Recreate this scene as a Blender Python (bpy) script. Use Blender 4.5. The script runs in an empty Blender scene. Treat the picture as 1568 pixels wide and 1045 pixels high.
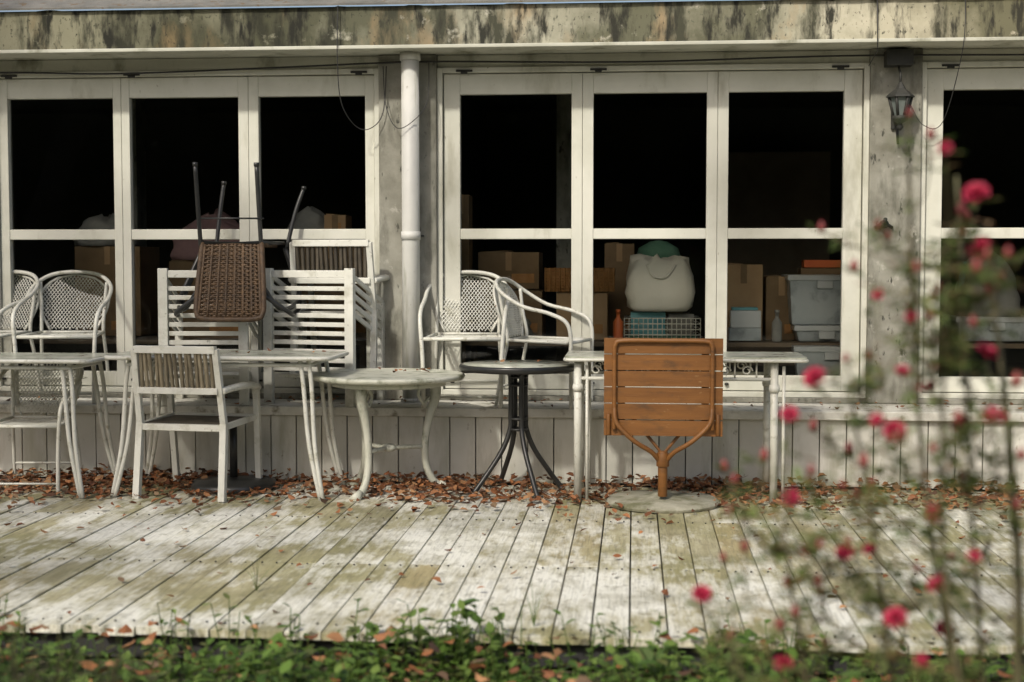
import bpy, math, random
from mathutils import Vector, Matrix, noise
random.seed(7)
R=random.uniform
rad=math.radians
sc=bpy.context.scene
# ------------------------------------------------------------------ materials
def mat(name, cols, scale=6, stretch=(1,1,1), rough=.6, metal=0, bump=.15, spots=(), island=None, transl=0, detail=6, bscale=None, spec=.5, grad=None):
    m=bpy.data.materials.new(name); m.use_nodes=True
    nt=m.node_tree; N=nt.nodes; L=nt.links
    b=N['Principled BSDF']; out=N['Material Output']
    tc=N.new('ShaderNodeTexCoord')
    def nz(sca,st,det=6,w=0.0):
        mp=N.new('ShaderNodeMapping'); mp.inputs['Scale'].default_value=st
        mp.inputs['Location'].default_value=(w,w*.7,w*.3)
        L.new(tc.outputs['Object'],mp.inputs[0])
        n=N.new('ShaderNodeTexNoise'); n.inputs['Scale'].default_value=sca; n.inputs['Detail'].default_value=det
        n.inputs['Roughness'].default_value=.62
        L.new(mp.outputs[0],n.inputs['Vector']); return n.outputs['Fac']
    def ramp(fac,stops):
        r=N.new('ShaderNodeValToRGB'); L.new(fac,r.inputs[0])
        e=r.color_ramp.elements
        while len(e)<len(stops): e.new(.5)
        for i,(p,c) in enumerate(stops):
            e[i].position=p; e[i].color=(*c,1) if len(c)==3 else c
        return r.outputs[0]
    n0=nz(scale,stretch,detail)
    k=len(cols)
    col=ramp(n0,[(.3+.4*i/max(1,k-1),c) for i,c in enumerate(cols)])
    if island:
        g=N.new('ShaderNodeNewGeometry')
        ic=ramp(g.outputs['Random Per Island'],[(i/max(1,len(island)-1),c) for i,c in enumerate(island)])
        mx=N.new('ShaderNodeMixRGB'); mx.blend_type='MULTIPLY'; mx.inputs[0].default_value=1
        L.new(col,mx.inputs[1]); L.new(ic,mx.inputs[2]); col=mx.outputs[0]
    for i,(c,ss,lo,hi,st) in enumerate(spots):
        f=ramp(nz(ss,st,8,3.7*(i+1)),[(lo,(0,0,0)),(hi,(1,1,1))])
        mx=N.new('ShaderNodeMixRGB'); L.new(f,mx.inputs[0]); L.new(col,mx.inputs[1]); mx.inputs[2].default_value=(*c,1); col=mx.outputs[0]
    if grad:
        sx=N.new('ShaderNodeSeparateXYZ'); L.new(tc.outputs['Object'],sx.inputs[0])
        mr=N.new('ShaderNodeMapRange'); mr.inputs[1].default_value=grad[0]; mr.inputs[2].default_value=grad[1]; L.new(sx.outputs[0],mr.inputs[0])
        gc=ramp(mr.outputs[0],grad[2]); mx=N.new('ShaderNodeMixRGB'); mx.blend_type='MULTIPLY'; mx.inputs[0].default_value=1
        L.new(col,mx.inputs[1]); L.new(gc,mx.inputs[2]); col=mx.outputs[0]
    L.new(col,b.inputs['Base Color'])
    b.inputs['Roughness'].default_value=rough; b.inputs['Metallic'].default_value=metal
    b.inputs['Specular IOR Level'].default_value=spec
    if bump:
        bp=N.new('ShaderNodeBump'); bp.inputs['Strength'].default_value=bump; bp.inputs['Distance'].default_value=.01
        L.new(nz(bscale or scale*4,stretch,8,9.1),bp.inputs['Height']); L.new(bp.outputs[0],b.inputs['Normal'])
    if transl:
        t=N.new('ShaderNodeBsdfTranslucent'); L.new(col,t.inputs[0])
        ms=N.new('ShaderNodeMixShader'); ms.inputs[0].default_value=transl
        L.new(b.outputs[0],ms.inputs[1]); L.new(t.outputs[0],ms.inputs[2]); L.new(ms.outputs[0],out.inputs[0])
    return m
g3=lambda v:(v,v,v)
M={}
M['frame']=mat('painted_frame',[(.485,.485,.41),(.565,.565,.49),(.605,.60,.53)],3,rough=.5,bump=.05,spots=[((.32,.31,.23),5,.56,.75,(1,1,.3)),((.2,.18,.12),34,.66,.75,(1,1,.7))])
M['gap']=mat('frame_gap',[g3(.08),g3(.13)],10,bump=0)
M['conc']=mat('pillar_concrete',[(.15,.145,.115),(.25,.245,.205),(.33,.325,.28)],3.5,rough=.9,bump=.6,spots=[((.08,.08,.06),4,.50,.68,(1.6,1,.5)),((.40,.39,.34),9,.62,.70,(1,1,1)),((.05,.05,.04),26,.62,.68,(1,1,.4))])
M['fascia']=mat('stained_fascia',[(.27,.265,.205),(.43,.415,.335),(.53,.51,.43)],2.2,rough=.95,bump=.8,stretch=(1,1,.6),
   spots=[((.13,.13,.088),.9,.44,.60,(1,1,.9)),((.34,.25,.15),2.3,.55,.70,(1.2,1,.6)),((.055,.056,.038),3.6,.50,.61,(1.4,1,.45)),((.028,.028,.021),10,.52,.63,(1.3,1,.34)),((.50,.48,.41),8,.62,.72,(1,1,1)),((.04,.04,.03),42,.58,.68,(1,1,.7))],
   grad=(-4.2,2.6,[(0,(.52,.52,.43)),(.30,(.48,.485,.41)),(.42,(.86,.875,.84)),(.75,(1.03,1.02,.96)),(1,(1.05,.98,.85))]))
M['soffit']=mat('soffit_paint',[(.42,.42,.35),(.54,.54,.465)],3,rough=.8,bump=.2,spots=[((.2,.2,.14),5,.54,.7,(1,1,.6))])
M['roof']=mat('roof_felt',[(.10,.10,.09),(.19,.18,.16)],6,rough=.95,bump=.8,spots=[((.12,.08,.04),14,.58,.66,(1,1,1))])
M['skirt']=mat('skirt_paint',[(.53,.525,.46),(.65,.64,.58)],3,rough=.65,bump=.12,island=[g3(.84),g3(1),g3(.92)],spots=[((.36,.35,.27),4,.50,.74,(2,1,.4)),((.17,.15,.10),22,.63,.74,(1,1,.5))])
M['ledge']=mat('ledge_paint',[(.45,.44,.38),(.64,.63,.57)],6,rough=.75,bump=.3,spots=[((.2,.18,.13),9,.54,.66,(1,1,1))])
M['under']=mat('under_dark',[g3(.02),g3(.03)],4,bump=0)
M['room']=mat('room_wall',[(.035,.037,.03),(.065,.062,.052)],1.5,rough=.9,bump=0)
M['ground']=mat('soil',[(.035,.03,.018),(.07,.06,.035),(.05,.07,.025)],3,rough=1,bump=.6)
M['white']=mat('white_paint_metal',[(.50,.50,.44),(.62,.62,.56)],9,rough=.42,bump=.08,spots=[((.30,.29,.21),20,.56,.70,(1,1,1)),((.16,.08,.035),35,.66,.73,(1,1,1))])
M['white2']=mat('white_plastic',[(.55,.55,.49),(.66,.66,.60)],5,rough=.5,bump=.05,spots=[((.36,.35,.27),8,.52,.74,(1,1,1)),((.2,.19,.14),30,.62,.74,(1,1,1))])
M['pipe']=mat('pipe_paint',[(.49,.49,.455),(.61,.61,.575)],3,rough=.5,bump=.1,spots=[((.27,.27,.21),7,.54,.74,(2,2,.3)),((.2,.17,.12),30,.66,.74,(1,1,1))])
M['tabletop']=mat('weathered_top',[(.28,.30,.23),(.44,.46,.38),(.54,.54,.46)],5,rough=.25,bump=.08,spots=[((.14,.13,.09),12,.52,.68,(1,1,1))])
M['cast']=mat('cast_alu',[(.42,.43,.35),(.55,.55,.47)],8,rough=.5,bump=.2,spots=[((.16,.17,.11),11,.52,.68,(1,1,.7))])
M['black']=mat('black_metal',[(.012,.013,.013),(.03,.03,.028)],9,rough=.35,bump=.1)
M['strip']=mat('aged_strips',[(.13,.11,.07),(.25,.21,.14),(.33,.29,.21)],14,stretch=(3,3,.5),rough=.9,bump=.4,island=[g3(.5),g3(1),g3(.72)])
M['darkstrip']=mat('dark_strips',[(.05,.042,.03),(.12,.10,.07)],10,rough=.8,bump=.3,island=[g3(.6),g3(1)])
M['wicker']=mat('brown_wicker',[(.055,.03,.013),(.14,.08,.035)],30,rough=.6,bump=.4,island=[g3(.55),g3(1)])
M['orange']=mat('teak_orange',[(.15,.058,.011),(.22,.090,.018)],6,stretch=(.4,1,5),rough=.5,bump=.15,island=[(.8,.8,.75),g3(1),(.9,.9,.85)],spots=[((.075,.035,.012),7,.54,.75,(1,1,2)),((.27,.15,.06),30,.64,.74,(.6,1,2))])
M['cbase']=mat('concrete_base',[(.22,.21,.155),(.36,.35,.275)],12,rough=.9,bump=.5,spots=[((.13,.13,.07),6,.46,.62,(1,1,1))])
M['lamp']=mat('lantern_metal',[(.010,.011,.009),(.03,.03,.025)],12,rough=.7,bump=.2)
M['lglass']=mat('lantern_glass',[(.10,.12,.11),(.18,.20,.19)],6,rough=.2,bump=0)
M['cable']=mat('cable_black',[g3(.015),g3(.03)],9,bump=0)
M['litter']=mat('dry_leaves',[g3(.8),g3(1)],9,rough=.75,bump=0,island=[(.10,.035,.014),(.23,.085,.03),(.34,.14,.05),(.13,.05,.022),(.40,.22,.10),(.22,.075,.022),(.06,.03,.016),(.30,.20,.11)])
M['leafg']=mat('weed_leaf',[g3(.75),g3(1)],12,rough=.5,bump=0,transl=.35,island=[(.06,.12,.02),(.14,.24,.04),(.08,.15,.03),(.20,.29,.06),(.065,.13,.025),(.17,.17,.06)])
M['bushleaf']=mat('bush_leaf',[g3(.75),g3(1)],12,rough=.6,bump=0,transl=.15,island=[(.04,.055,.014),(.07,.085,.025),(.09,.07,.035)])
M['leafd']=mat('tree_leaf',[g3(.7),g3(1)],5,rough=.8,bump=0,island=[(.012,.026,.006),(.035,.06,.014),(.02,.04,.01)],spec=.15)
M['bark']=mat('bark',[(.03,.024,.017),(.08,.06,.045)],9,stretch=(1,1,.3),rough=.95,bump=.7)
M['hedge_backing']=mat('hedge_backing_panel',[(.008,.010,.005),(.015,.02,.008)],3,rough=1,bump=0,spec=0)  # near-black colour of the added panel that darkens pane reflections
M['rleaf']=mat('rose_leaf',[g3(.8),g3(1)],12,rough=.45,bump=0,transl=.4,island=[(.10,.17,.04),(.20,.27,.07),(.12,.18,.05),(.25,.28,.09),(.24,.12,.07),(.14,.21,.05)])
M['rstem']=mat('rose_stem',[(.07,.05,.028),(.12,.12,.05)],12,rough=.6,bump=.1)
M['petal']=mat('rose_petal',[g3(.9),g3(1)],12,rough=.6,bump=0,transl=.25,island=[(.40,.012,.045),(.54,.03,.09),(.28,.008,.03),(.60,.08,.16)])
M['bud']=mat('rose_bud',[(.15,.02,.02),(.28,.05,.045)],20,rough=.5,bump=0)
M['card']=mat('cardboard',[(.34,.22,.12),(.44,.30,.17)],5,rough=.85,bump=.1)
M['card2']=mat('cardboard_dark',[(.18,.12,.065),(.26,.18,.10)],5,rough=.85,bump=.1)
M['basket']=mat('wicker_basket',[(.36,.17,.05),(.46,.24,.09)],20,rough=.7,bump=.3)
M['bag']=mat('bag_cloth',[(.78,.76,.66),(.88,.86,.77)],4,rough=.8,bump=.8,bscale=7)
M['bin']=mat('bin_plastic',[(.42,.47,.50),(.52,.56,.58)],4,rough=.3,bump=.03,spots=[((.28,.31,.33),8,.5,.65,(1,1,1))])
M['binlid']=mat('bin_lid',[(.55,.58,.6),(.65,.68,.7)],4,rough=.3,bump=.03)
M['blue']=mat('blue_stuff',[(.10,.34,.40),(.2,.46,.50)],8,rough=.5,bump=.03)
M['red']=mat('orange_folder',[(.6,.13,.04),(.7,.18,.05)],8,rough=.5,bump=.03)
M['green']=mat('green_cloth',[(.06,.17,.11),(.12,.24,.17)],8,rough=.8,bump=.2)
M['pink']=mat('pink_cloth',[(.20,.12,.13),(.30,.19,.19)],5,rough=.9,bump=.6)
M['grey']=mat('grey_cloth',[(.20,.20,.19),(.32,.32,.30)],5,rough=.9,bump=.6)
M['brick']=mat('shelf_wood',[(.16,.12,.08),(.22,.17,.12)],5,rough=.8,bump=.1)

gm=bpy.data.materials.new('window_glass'); gm.use_nodes=True; nt=gm.node_tree; nt.nodes.clear()
o=nt.nodes.new('ShaderNodeOutputMaterial'); mx=nt.nodes.new('ShaderNodeMixShader'); fr=nt.nodes.new('ShaderNodeFresnel'); fr.inputs[0].default_value=1.45
tr=nt.nodes.new('ShaderNodeBsdfTransparent'); tr.inputs[0].default_value=(.92,.94,.90,1)
gl=nt.nodes.new('ShaderNodeBsdfGlossy'); gl.inputs['Roughness'].default_value=.02
nt.links.new(fr.outputs[0],mx.inputs[0]); nt.links.new(tr.outputs[0],mx.inputs[1]); nt.links.new(gl.outputs[0],mx.inputs[2])
nt.links.new(mx.outputs[0],o.inputs[0]); M['glass']=gm

def deckmat():
    m=bpy.data.materials.new('deck_boards'); m.use_nodes=True; nt=m.node_tree; N=nt.nodes; L=nt.links; b=N['Principled BSDF']
    tc=N.new('ShaderNodeTexCoord'); g=N.new('ShaderNodeNewGeometry')
    cm=N.new('ShaderNodeCombineXYZ'); mm=N.new('ShaderNodeMath'); mm.operation='MULTIPLY'; mm.inputs[1].default_value=37
    L.new(g.outputs['Random Per Island'],mm.inputs[0]); L.new(mm.outputs[0],cm.inputs[1]); L.new(mm.outputs[0],cm.inputs[2])
    ad=N.new('ShaderNodeVectorMath'); L.new(tc.outputs['Object'],ad.inputs[0]); L.new(cm.outputs[0],ad.inputs[1])
    def nz(vec,sca,st,det=7,off=0):
        mp=N.new('ShaderNodeMapping'); mp.inputs['Scale'].default_value=st; mp.inputs['Location'].default_value=(off,off,off); L.new(vec,mp.inputs[0])
        n=N.new('ShaderNodeTexNoise'); n.inputs['Scale'].default_value=sca; n.inputs['Detail'].default_value=det; n.inputs['Roughness'].default_value=.65
        L.new(mp.outputs[0],n.inputs['Vector']); return n.outputs['Fac']
    def ramp(f,st):
        r=N.new('ShaderNodeValToRGB'); L.new(f,r.inputs[0]); e=r.color_ramp.elements
        while len(e)<len(st): e.new(.5)
        for i,(p,c) in enumerate(st): e[i].position=p; e[i].color=(*c,1)
        return r.outputs[0]
    def mix(f,a,c,mode='MIX'):
        x=N.new('ShaderNodeMixRGB'); x.blend_type=mode
        if isinstance(f,(float,int)): x.inputs[0].default_value=f
        else: L.new(f,x.inputs[0])
        L.new(a,x.inputs[1])
        if isinstance(c,tuple): x.inputs[2].default_value=(*c,1)
        else: L.new(c,x.inputs[2])
        return x.outputs[0]
    def wsum(parts):
        prev=None
        for f,w in parts:
            q=N.new('ShaderNodeMath'); q.operation='MULTIPLY'; q.inputs[1].default_value=w; L.new(f,q.inputs[0])
            if prev is None: prev=q.outputs[0]
            else:
                a=N.new('ShaderNodeMath'); a.operation='ADD'; L.new(prev,a.inputs[0]); L.new(q.outputs[0],a.inputs[1]); prev=a.outputs[0]
        return prev
    V=ad.outputs[0]; W=tc.outputs['Object']
    wood=ramp(nz(V,7,(3.2,.35,1)),[(.3,(.23,.205,.12)),(.5,(.36,.335,.215)),(.7,(.46,.435,.31))])
    per=ramp(g.outputs['Random Per Island'],[(0,g3(.68)),(.25,(1,.98,.92)),(.5,(.86,.85,.74)),(.75,g3(1.05)),(1,(.93,.84,.68))])
    c=mix(1.0,wood,per,'MULTIPLY')
    moss=ramp(nz(W,.9,(1,1,1)),[(.44,(0,0,0)),(.58,(.7,.7,.7))])
    c=mix(moss,c,(.235,.225,.10))
    pa=wsum([(nz(W,.75,(1,1.1,1),3,5),.36),(nz(V,1.8,(1.2,.9,1),9),.40),(nz(V,9,(3,.6,1),9),.24)])
    paint_sunspots=ramp(pa,[(.465,(0,0,0)),(.51,(.55,.55,.55)),(.565,(.97,.97,.97))])  # worn white paint, its pale patches also stand in for sun spots
    c=mix(paint_sunspots,c,(.70,.695,.62))
    dirt=ramp(nz(W,14,(1.5,.8,1)),[(.54,(0,0,0)),(.68,(.65,.65,.65))])
    c=mix(dirt,c,(.16,.145,.08))
    dd=ramp(nz(W,2.2,(1,.8,1),6,11),[(.50,(0,0,0)),(.66,(.6,.6,.6))])
    c=mix(dd,c,(.19,.175,.095))
    gr=ramp(nz(V,26,(4,.25,1),8),[(.38,g3(.55)),(.5,g3(1))])
    c=mix(.6,c,gr,'MULTIPLY')
    L.new(c,b.inputs['Base Color']); b.inputs['Roughness'].default_value=.7
    bp=N.new('ShaderNodeBump'); bp.inputs['Strength'].default_value=.4; bp.inputs['Distance'].default_value=.006
    L.new(nz(V,22,(4,.3,1),9),bp.inputs['Height']); L.new(bp.outputs[0],b.inputs['Normal'])
    return m
M['deck']=deckmat()

# ------------------------------------------------------------------ mesh builder
def sm(pts,k=5,closed=False):
    P=[Vector(p) for p in pts]; n=len(P); out=[]
    rng=range(n if closed else n-1)
    for i in rng:
        if closed: a,b,c,d=P[(i-1)%n],P[i],P[(i+1)%n],P[(i+2)%n]
        else: a,b,c,d=P[max(0,i-1)],P[i],P[i+1],P[min(n-1,i+2)]
        for j in range(k):
            t=j/k
            out.append(.5*((2*b)+(-a+c)*t+(2*a-5*b+4*c-d)*t*t+(-a+3*b-3*c+d)*t**3))
    if not closed: out.append(P[-1])
    return out
class MB:
    def __init__(s): s.v=[];s.f=[];s.mi=[];s.sm=[];s.mats=[];s.M=Matrix()
    def add(s,vs,fs,mt,smooth=False):
        if mt not in s.mats: s.mats.append(mt)
        k=s.mats.index(mt); b=len(s.v)
        s.v+= [tuple(s.M@Vector(p)) for p in vs]
        for f in fs: s.f.append(tuple(b+i for i in f)); s.mi.append(k); s.sm.append(smooth)
    def box(s,x0,x1,y0,y1,z0,z1,mt,rot=None,c=None):
        vs=[(x,y,z) for z in (z0,z1) for y in (y0,y1) for x in (x0,x1)]
        if rot is not None:
            c=Vector(c) if c else Vector(((x0+x1)/2,(y0+y1)/2,(z0+z1)/2))
            vs=[c+rot@(Vector(p)-c) for p in vs]
        s.add(vs,[(0,2,3,1),(4,5,7,6),(0,1,5,4),(2,6,7,3),(0,4,6,2),(1,3,7,5)],mt)
    def tube(s,pts,r,mt,n=10,closed=False,flat=False,sx=1,twist=0):
        P=[Vector(p) for p in pts]; m=len(P)
        if m<2: return
        rs=r if isinstance(r,(list,tuple)) else [r]*m
        T=[]
        for i in range(m):
            a=P[(i-1)%m] if closed or i>0 else P[0]; b=P[(i+1)%m] if closed or i<m-1 else P[-1]
            t=(b-a); T.append(t.normalized() if t.length>1e-9 else Vector((0,0,1)))
        up=Vector((0,0,1)) if abs(T[0].z)<.9 else Vector((0,1,0))
        u=T[0].cross(up).normalized(); vs=[]
        for i in range(m):
            u=(u-T[i]*u.dot(T[i])); u=u.normalized() if u.length>1e-6 else Vector((1,0,0))
            w=T[i].cross(u)
            for j in range(n):
                a=2*math.pi*j/n+twist
                vs.append(P[i]+(u*math.cos(a)*sx+w*math.sin(a))*rs[i])
        fs=[]
        for i in range(m if closed else m-1):
            for j in range(n):
                a=i*n+j;b=i*n+(j+1)%n;c=((i+1)%m)*n+(j+1)%n;d=((i+1)%m)*n+j
                fs.append((a,b,c,d))
        if not closed: fs+= [tuple(range(n-1,-1,-1)),tuple((m-1)*n+j for j in range(n))]
        s.add(vs,fs,mt,not flat and n>5)
    def beam(s,a,b,w,mt):
        s.tube([a,b],w*.707,mt,n=4,flat=True,twist=math.pi/4)
    def lathe(s,prof,c,mt,n=32,smooth=True,cap=True):
        vs=[];fs=[]
        for r,z in prof:
            for j in range(n):
                a=2*math.pi*j/n; vs.append((c[0]+r*math.cos(a),c[1]+r*math.sin(a),c[2]+z))
        for i in range(len(prof)-1):
            for j in range(n):
                fs.append((i*n+j,i*n+(j+1)%n,(i+1)*n+(j+1)%n,(i+1)*n+j))
        if cap: fs+=[tuple(range(n-1,-1,-1)),tuple((len(prof)-1)*n+j for j in range(n))]
        s.add(vs,fs,mt,smooth)
    def leaf(s,p,d,up,size,wid,mt,fold=.25):
        d=d.normalized(); sd=d.cross(up)
        if sd.length<1e-4: sd=Vector((1,0,0))
        sd.normalize(); nn=sd.cross(d)
        a=p; t=p+d*size; m1=p+d*size*.33; m2=p+d*size*.7
        s.add([a, m1+sd*wid*.5+nn*size*fold*.5, m2+sd*wid*.42+nn*size*fold*.4, t-nn*size*fold*.2, m2-sd*wid*.42+nn*size*fold*.4, m1-sd*wid*.5+nn*size*fold*.5, m1, m2],
              [(0,1,6),(6,1,2,7),(7,2,3),(0,6,5),(6,7,4,5),(7,3,4)],mt,False)
    def leaf4(s,p,d,up,size,wid,mt):
        d=d.normalized(); sd=d.cross(up)
        if sd.length<1e-4: sd=Vector((1,0,0))
        sd.normalize(); q=p+d*size*.45
        s.add([p,q+sd*wid*.5,p+d*size,q-sd*wid*.5],[(0,1,2,3)],mt,False)
    def obj(s,name,parent=None,bevel=0):
        me=bpy.data.meshes.new(name); me.from_pydata(s.v,[],s.f)
        for k in s.mats: me.materials.append(M[k])
        me.polygons.foreach_set('material_index',s.mi); me.polygons.foreach_set('use_smooth',s.sm); me.update()
        ob=bpy.data.objects.new(name,me); sc.collection.objects.link(ob)
        if parent: ob.parent=parent
        if bevel:
            b=ob.modifiers.new('bevel','BEVEL'); b.width=bevel; b.segments=2; b.limit_method='ANGLE'; b.angle_limit=rad(60)
        return ob
def empty(name):
    e=bpy.data.objects.new(name,None); sc.collection.objects.link(e); return e
def T(x,y,z,rz=0,s=1,rx=0,ry=0):
    return Matrix.Translation((x,y,z))@Matrix.Rotation(rad(rz),4,'Z')@Matrix.Rotation(rad(ry),4,'Y')@Matrix.Rotation(rad(rx),4,'X')@Matrix.Scale(s,4)

# ------------------------------------------------------------------ ground, deck
g=MB(); g.add([(-150,-150,-.14),(150,-150,-.14),(150,150,-.14),(-150,150,-.14)],[(0,1,2,3)],'ground'); g.obj('ground')
d=MB(); x=-7.3
while x<5.2:
    w=.135; j=R(-.014,.012); sk=R(-.001,.001); dz=R(-.003,.003)
    x0,x1=x+.0025+abs(sk),x+w-.0025-abs(sk)
    cuts=[-3.33+j]
    if random.random()<.6: cuts.append(-random.choice((1.1,2.2))+R(-.01,.01))
    cuts.append(-.005)
    for a_,b_ in zip(cuts[:-1],cuts[1:]):
        b_-=.0015; dz2=dz+R(-.001,.001)
        d.add([(x0,a_,dz2-.03),(x1,a_+R(-.004,.004),dz2-.03),(x1,b_,dz2-.03),(x0,b_,dz2-.03),(x0,a_,dz2),(x1,a_+.002,dz2+R(-.002,.002)),(x1,b_,dz2),(x0,b_,dz2+R(-.002,.002))],
          [(0,3,2,1),(4,5,6,7),(0,1,5,4),(1,2,6,5),(2,3,7,6),(3,0,4,7)],'deck')
    x+=w
deck=empty('wooden_deck'); d.obj('boards',deck,.002)
d=MB()
for y in (-3.27,-2.2,-1.1,-.1): d.box(-7.3,5.2,y-.02,y+.02,-.12,-.034,'under')
d.obj('joists',deck)
d=MB(); x=-7.3
while x<5.2:
    for y in (-3.25,-2.24,-1.14):
        for k in (.035,.1): d.lathe([(.0045,.0),(.004,.0045)],(x+k,y+R(-.01,.01),.001),'lamp',6)
    x+=.135
d.obj('nails',deck)

# ------------------------------------------------------------------ building
B=empty('patio_building')
s=MB(); x=-7.3
while x<5.2:
    s.box(x+.003,x+.149,R(0,.003),.03,.012+R(-.004,.006),.395,'skirt'); x+=.152
s.obj('skirt_boards',B,.003)
s=MB(); s.box(-7.3,5.2,.034,.06,-.1,.395,'under'); s.obj('skirt_backing',B)
s=MB(); s.box(-7.3,5.2,-.035,.62,.398,.45,'ledge'); s.obj('platform_ledge',B,.006)
W=[(-4.01,-1.553,[(-3.915,-3.236),(-3.13,-2.44),(-2.313,-1.647)]),
   (-1.198,1.386,[(-1.061,-.381),(-.249,.432),(.561,1.243)]),
   (1.686,4.257,[(1.82,2.50),(2.63,3.31),(3.44,4.12)]),
   (-6.83,-4.35,[(-6.70,-6.02),(-5.89,-5.21),(-5.08,-4.45)])]
wf=MB(); gp=MB(); gg=MB()
for a,b,ps in W:
    z0,z1=.483,2.475; fw=.032
    wf.box(a,a+fw,.44,.56,z0,z1,'frame'); wf.box(b-fw,b,.44,.56,z0,z1,'frame')
    wf.box(a+fw,b-fw,.44,.56,z1-fw,z1,'frame'); wf.box(a+fw,b-fw,.44,.56,z0,z0+fw,'frame')
    gp.box(a+fw,b-fw,.535,.545,z1-.15,z1-fw,'gap'); gp.box(a+fw,b-fw,.535,.545,z0+fw,z0+.11,'gap')
    L=a+fw+.005; Rr=b-fw-.005
    edges=[L]
    for k in range(2):
        m=(ps[k][1]+ps[k+1][0])/2; edges+= [m-.001,m+.001]
        gp.box(ps[k][1]+.01,ps[k+1][0]-.01,.535,.545,z0+.11,z1-.15,'gap')
    gp.box(a+fw,ps[0][0]-.01,.535,.545,z0+.11,z1-.15,'gap'); gp.box(ps[2][1]+.01,b-fw,.535,.545,z0+.11,z1-.15,'gap')
    edges.append(Rr)
    for k in range(3):
        l,r=edges[2*k],edges[2*k+1]; p0,p1=ps[k]; zt=z1-fw-.005; zb=z0+fw+.005
        wf.box(l,p0,.47,.53,zb,zt,'frame'); wf.box(p1,r,.47,.53,zb,zt,'frame')
        wf.box(p0,p1,.472,.53,2.315,zt,'frame'); wf.box(p0,p1,.472,.53,zb,.611,'frame'); wf.box(p0,p1,.474,.53,1.437,1.50,'frame')
        for (q0,q1) in ((.611,1.437),(1.50,2.315)):
            gg.add([(p0,.512,q0),(p1,.512,q0),(p1,.512+R(-.003,.003),q1),(p0,.512,q1)],[(0,1,2,3)],'glass')
        xx=(p0+.03 if k<2 else p1-.03)
        gp.box(xx-.05,xx+.05,.425,.439,z1-.028,z1-.016,'lamp'); gp.box(xx-.02,xx+.02,.42,.438,z1-.04,z1-.029,'lamp')
        gp.lathe([(.012,-.006),(.012,.006)],((p0 if k else p0-.05),.462,.56),'lamp',8)
wf.obj('window_frames',B,.003); gp.obj('window_gaps_latches',B); gg.obj('window_glass',B)
s=MB()
for a,b in ((-4.35,-4.01),(-1.553,-1.198),(1.386,1.686),(4.257,5.1),(-7.3,-6.83)): s.box(a,b,.41,.62,.452,2.552,'conc')
s.obj('pillars',B,.008)
s=MB()
for a,b,ps in W:
    s.box(a+.001,b-.001,.455,.60,2.476,2.552,'soffit'); s.box(a+.001,b-.001,.415,.60,.452,.482,'conc')
s.obj('lintels_sills',B,.004)
s=MB(); s.box(-7.4,5.3,.33,.70,2.554,2.62,'soffit'); s.box(-7.4,5.3,.135,.33,2.548,2.569,'soffit'); s.obj('soffit',B,.004)
s=MB(); nx=420; nz_=10; vs=[];fs=[]
for i in range(nx+1):
    X=-7.4+12.7*i/nx
    for k in range(nz_+1):
        Z=2.57+.225*k/nz_
        n=noise.noise(Vector((X*3,Z*4,0)))*.006+noise.noise(Vector((X*14,Z*14,3)))*.003
        zz=Z+(noise.noise(Vector((X*5,7,0)))*.012+noise.noise(Vector((X*21,7,0)))*.006 if k==nz_ else 0)
        vs.append((X,.15+n,zz))
for i in range(nx):
    for k in range(nz_):
        a=i*(nz_+1)+k; fs.append((a,a+nz_+1,a+nz_+2,a+1))
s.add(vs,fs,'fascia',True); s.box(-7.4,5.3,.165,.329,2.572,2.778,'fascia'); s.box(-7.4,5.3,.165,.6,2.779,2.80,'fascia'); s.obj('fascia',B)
s=MB(); zs=lambda y:2.80+.42*(y-.12)
for k in range(8):
    y0=.12+k*.55; s.box(-7.5,5.4,y0,y0+.58,0,.012,'roof')
    vv=s.v[-8:]; s.v[-8:]=[(p[0],p[1],p[2]+zs(p[1])+(.012 if p[1]==y0 else 0)) for p in vv]
s.obj('roof',B)
s=MB()
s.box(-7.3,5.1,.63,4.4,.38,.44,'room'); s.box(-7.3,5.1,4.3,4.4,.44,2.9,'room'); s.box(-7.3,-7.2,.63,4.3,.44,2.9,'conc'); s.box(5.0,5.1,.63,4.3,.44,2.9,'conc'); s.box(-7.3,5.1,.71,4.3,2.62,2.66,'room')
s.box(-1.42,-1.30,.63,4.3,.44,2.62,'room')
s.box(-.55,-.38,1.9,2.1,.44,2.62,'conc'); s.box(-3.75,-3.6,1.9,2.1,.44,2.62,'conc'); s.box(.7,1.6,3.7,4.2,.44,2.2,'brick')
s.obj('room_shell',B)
s=MB(); s.tube([(-1.34,.3,.45),(-1.34,.3,2.548)],.054,'pipe',20); s.tube([(-1.34,.3,1.43),(-1.34,.3,1.48)],.059,'pipe',20)
s.tube([(-1.34,.3,2.50),(-1.34,.3,2.546)],.062,'pipe',20); s.tube([(-1.34,.3,.45),(-1.34,.3,.475)],.066,'pipe',20)
s.tube([(-1.40,.33,1.455),(-1.40,.42,1.455)],.006,'lamp',6); s.tube([(-1.28,.33,1.455),(-1.28,.42,1.455)],.006,'lamp',6)
s.obj('drain_pipe')
s=MB(); lx,ly=1.535,.28
s.box(lx-.075,lx+.075,.30,.409,2.44,2.53,'lamp'); s.tube(sm([(lx,.40,2.18),(lx,.33,2.14),(lx,ly,2.12),(lx,ly,2.10)]),.01,'lamp',8)
s.box(lx-.03,lx+.03,.39,.409,2.08,2.27,'lamp')
s.tube([(lx,ly,2.33),(lx,ly,2.38),(lx,.35,2.44)],.007,'lamp',6)
s.lathe([(.008,.19),(.02,.17),(.03,.15),(.080,.11),(.083,.10)],(lx,ly,2.15),'lamp',6,False)
s.lathe([(.035,-.01),(.062,.10)],(lx,ly,2.15),'lglass',6,False)
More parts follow.
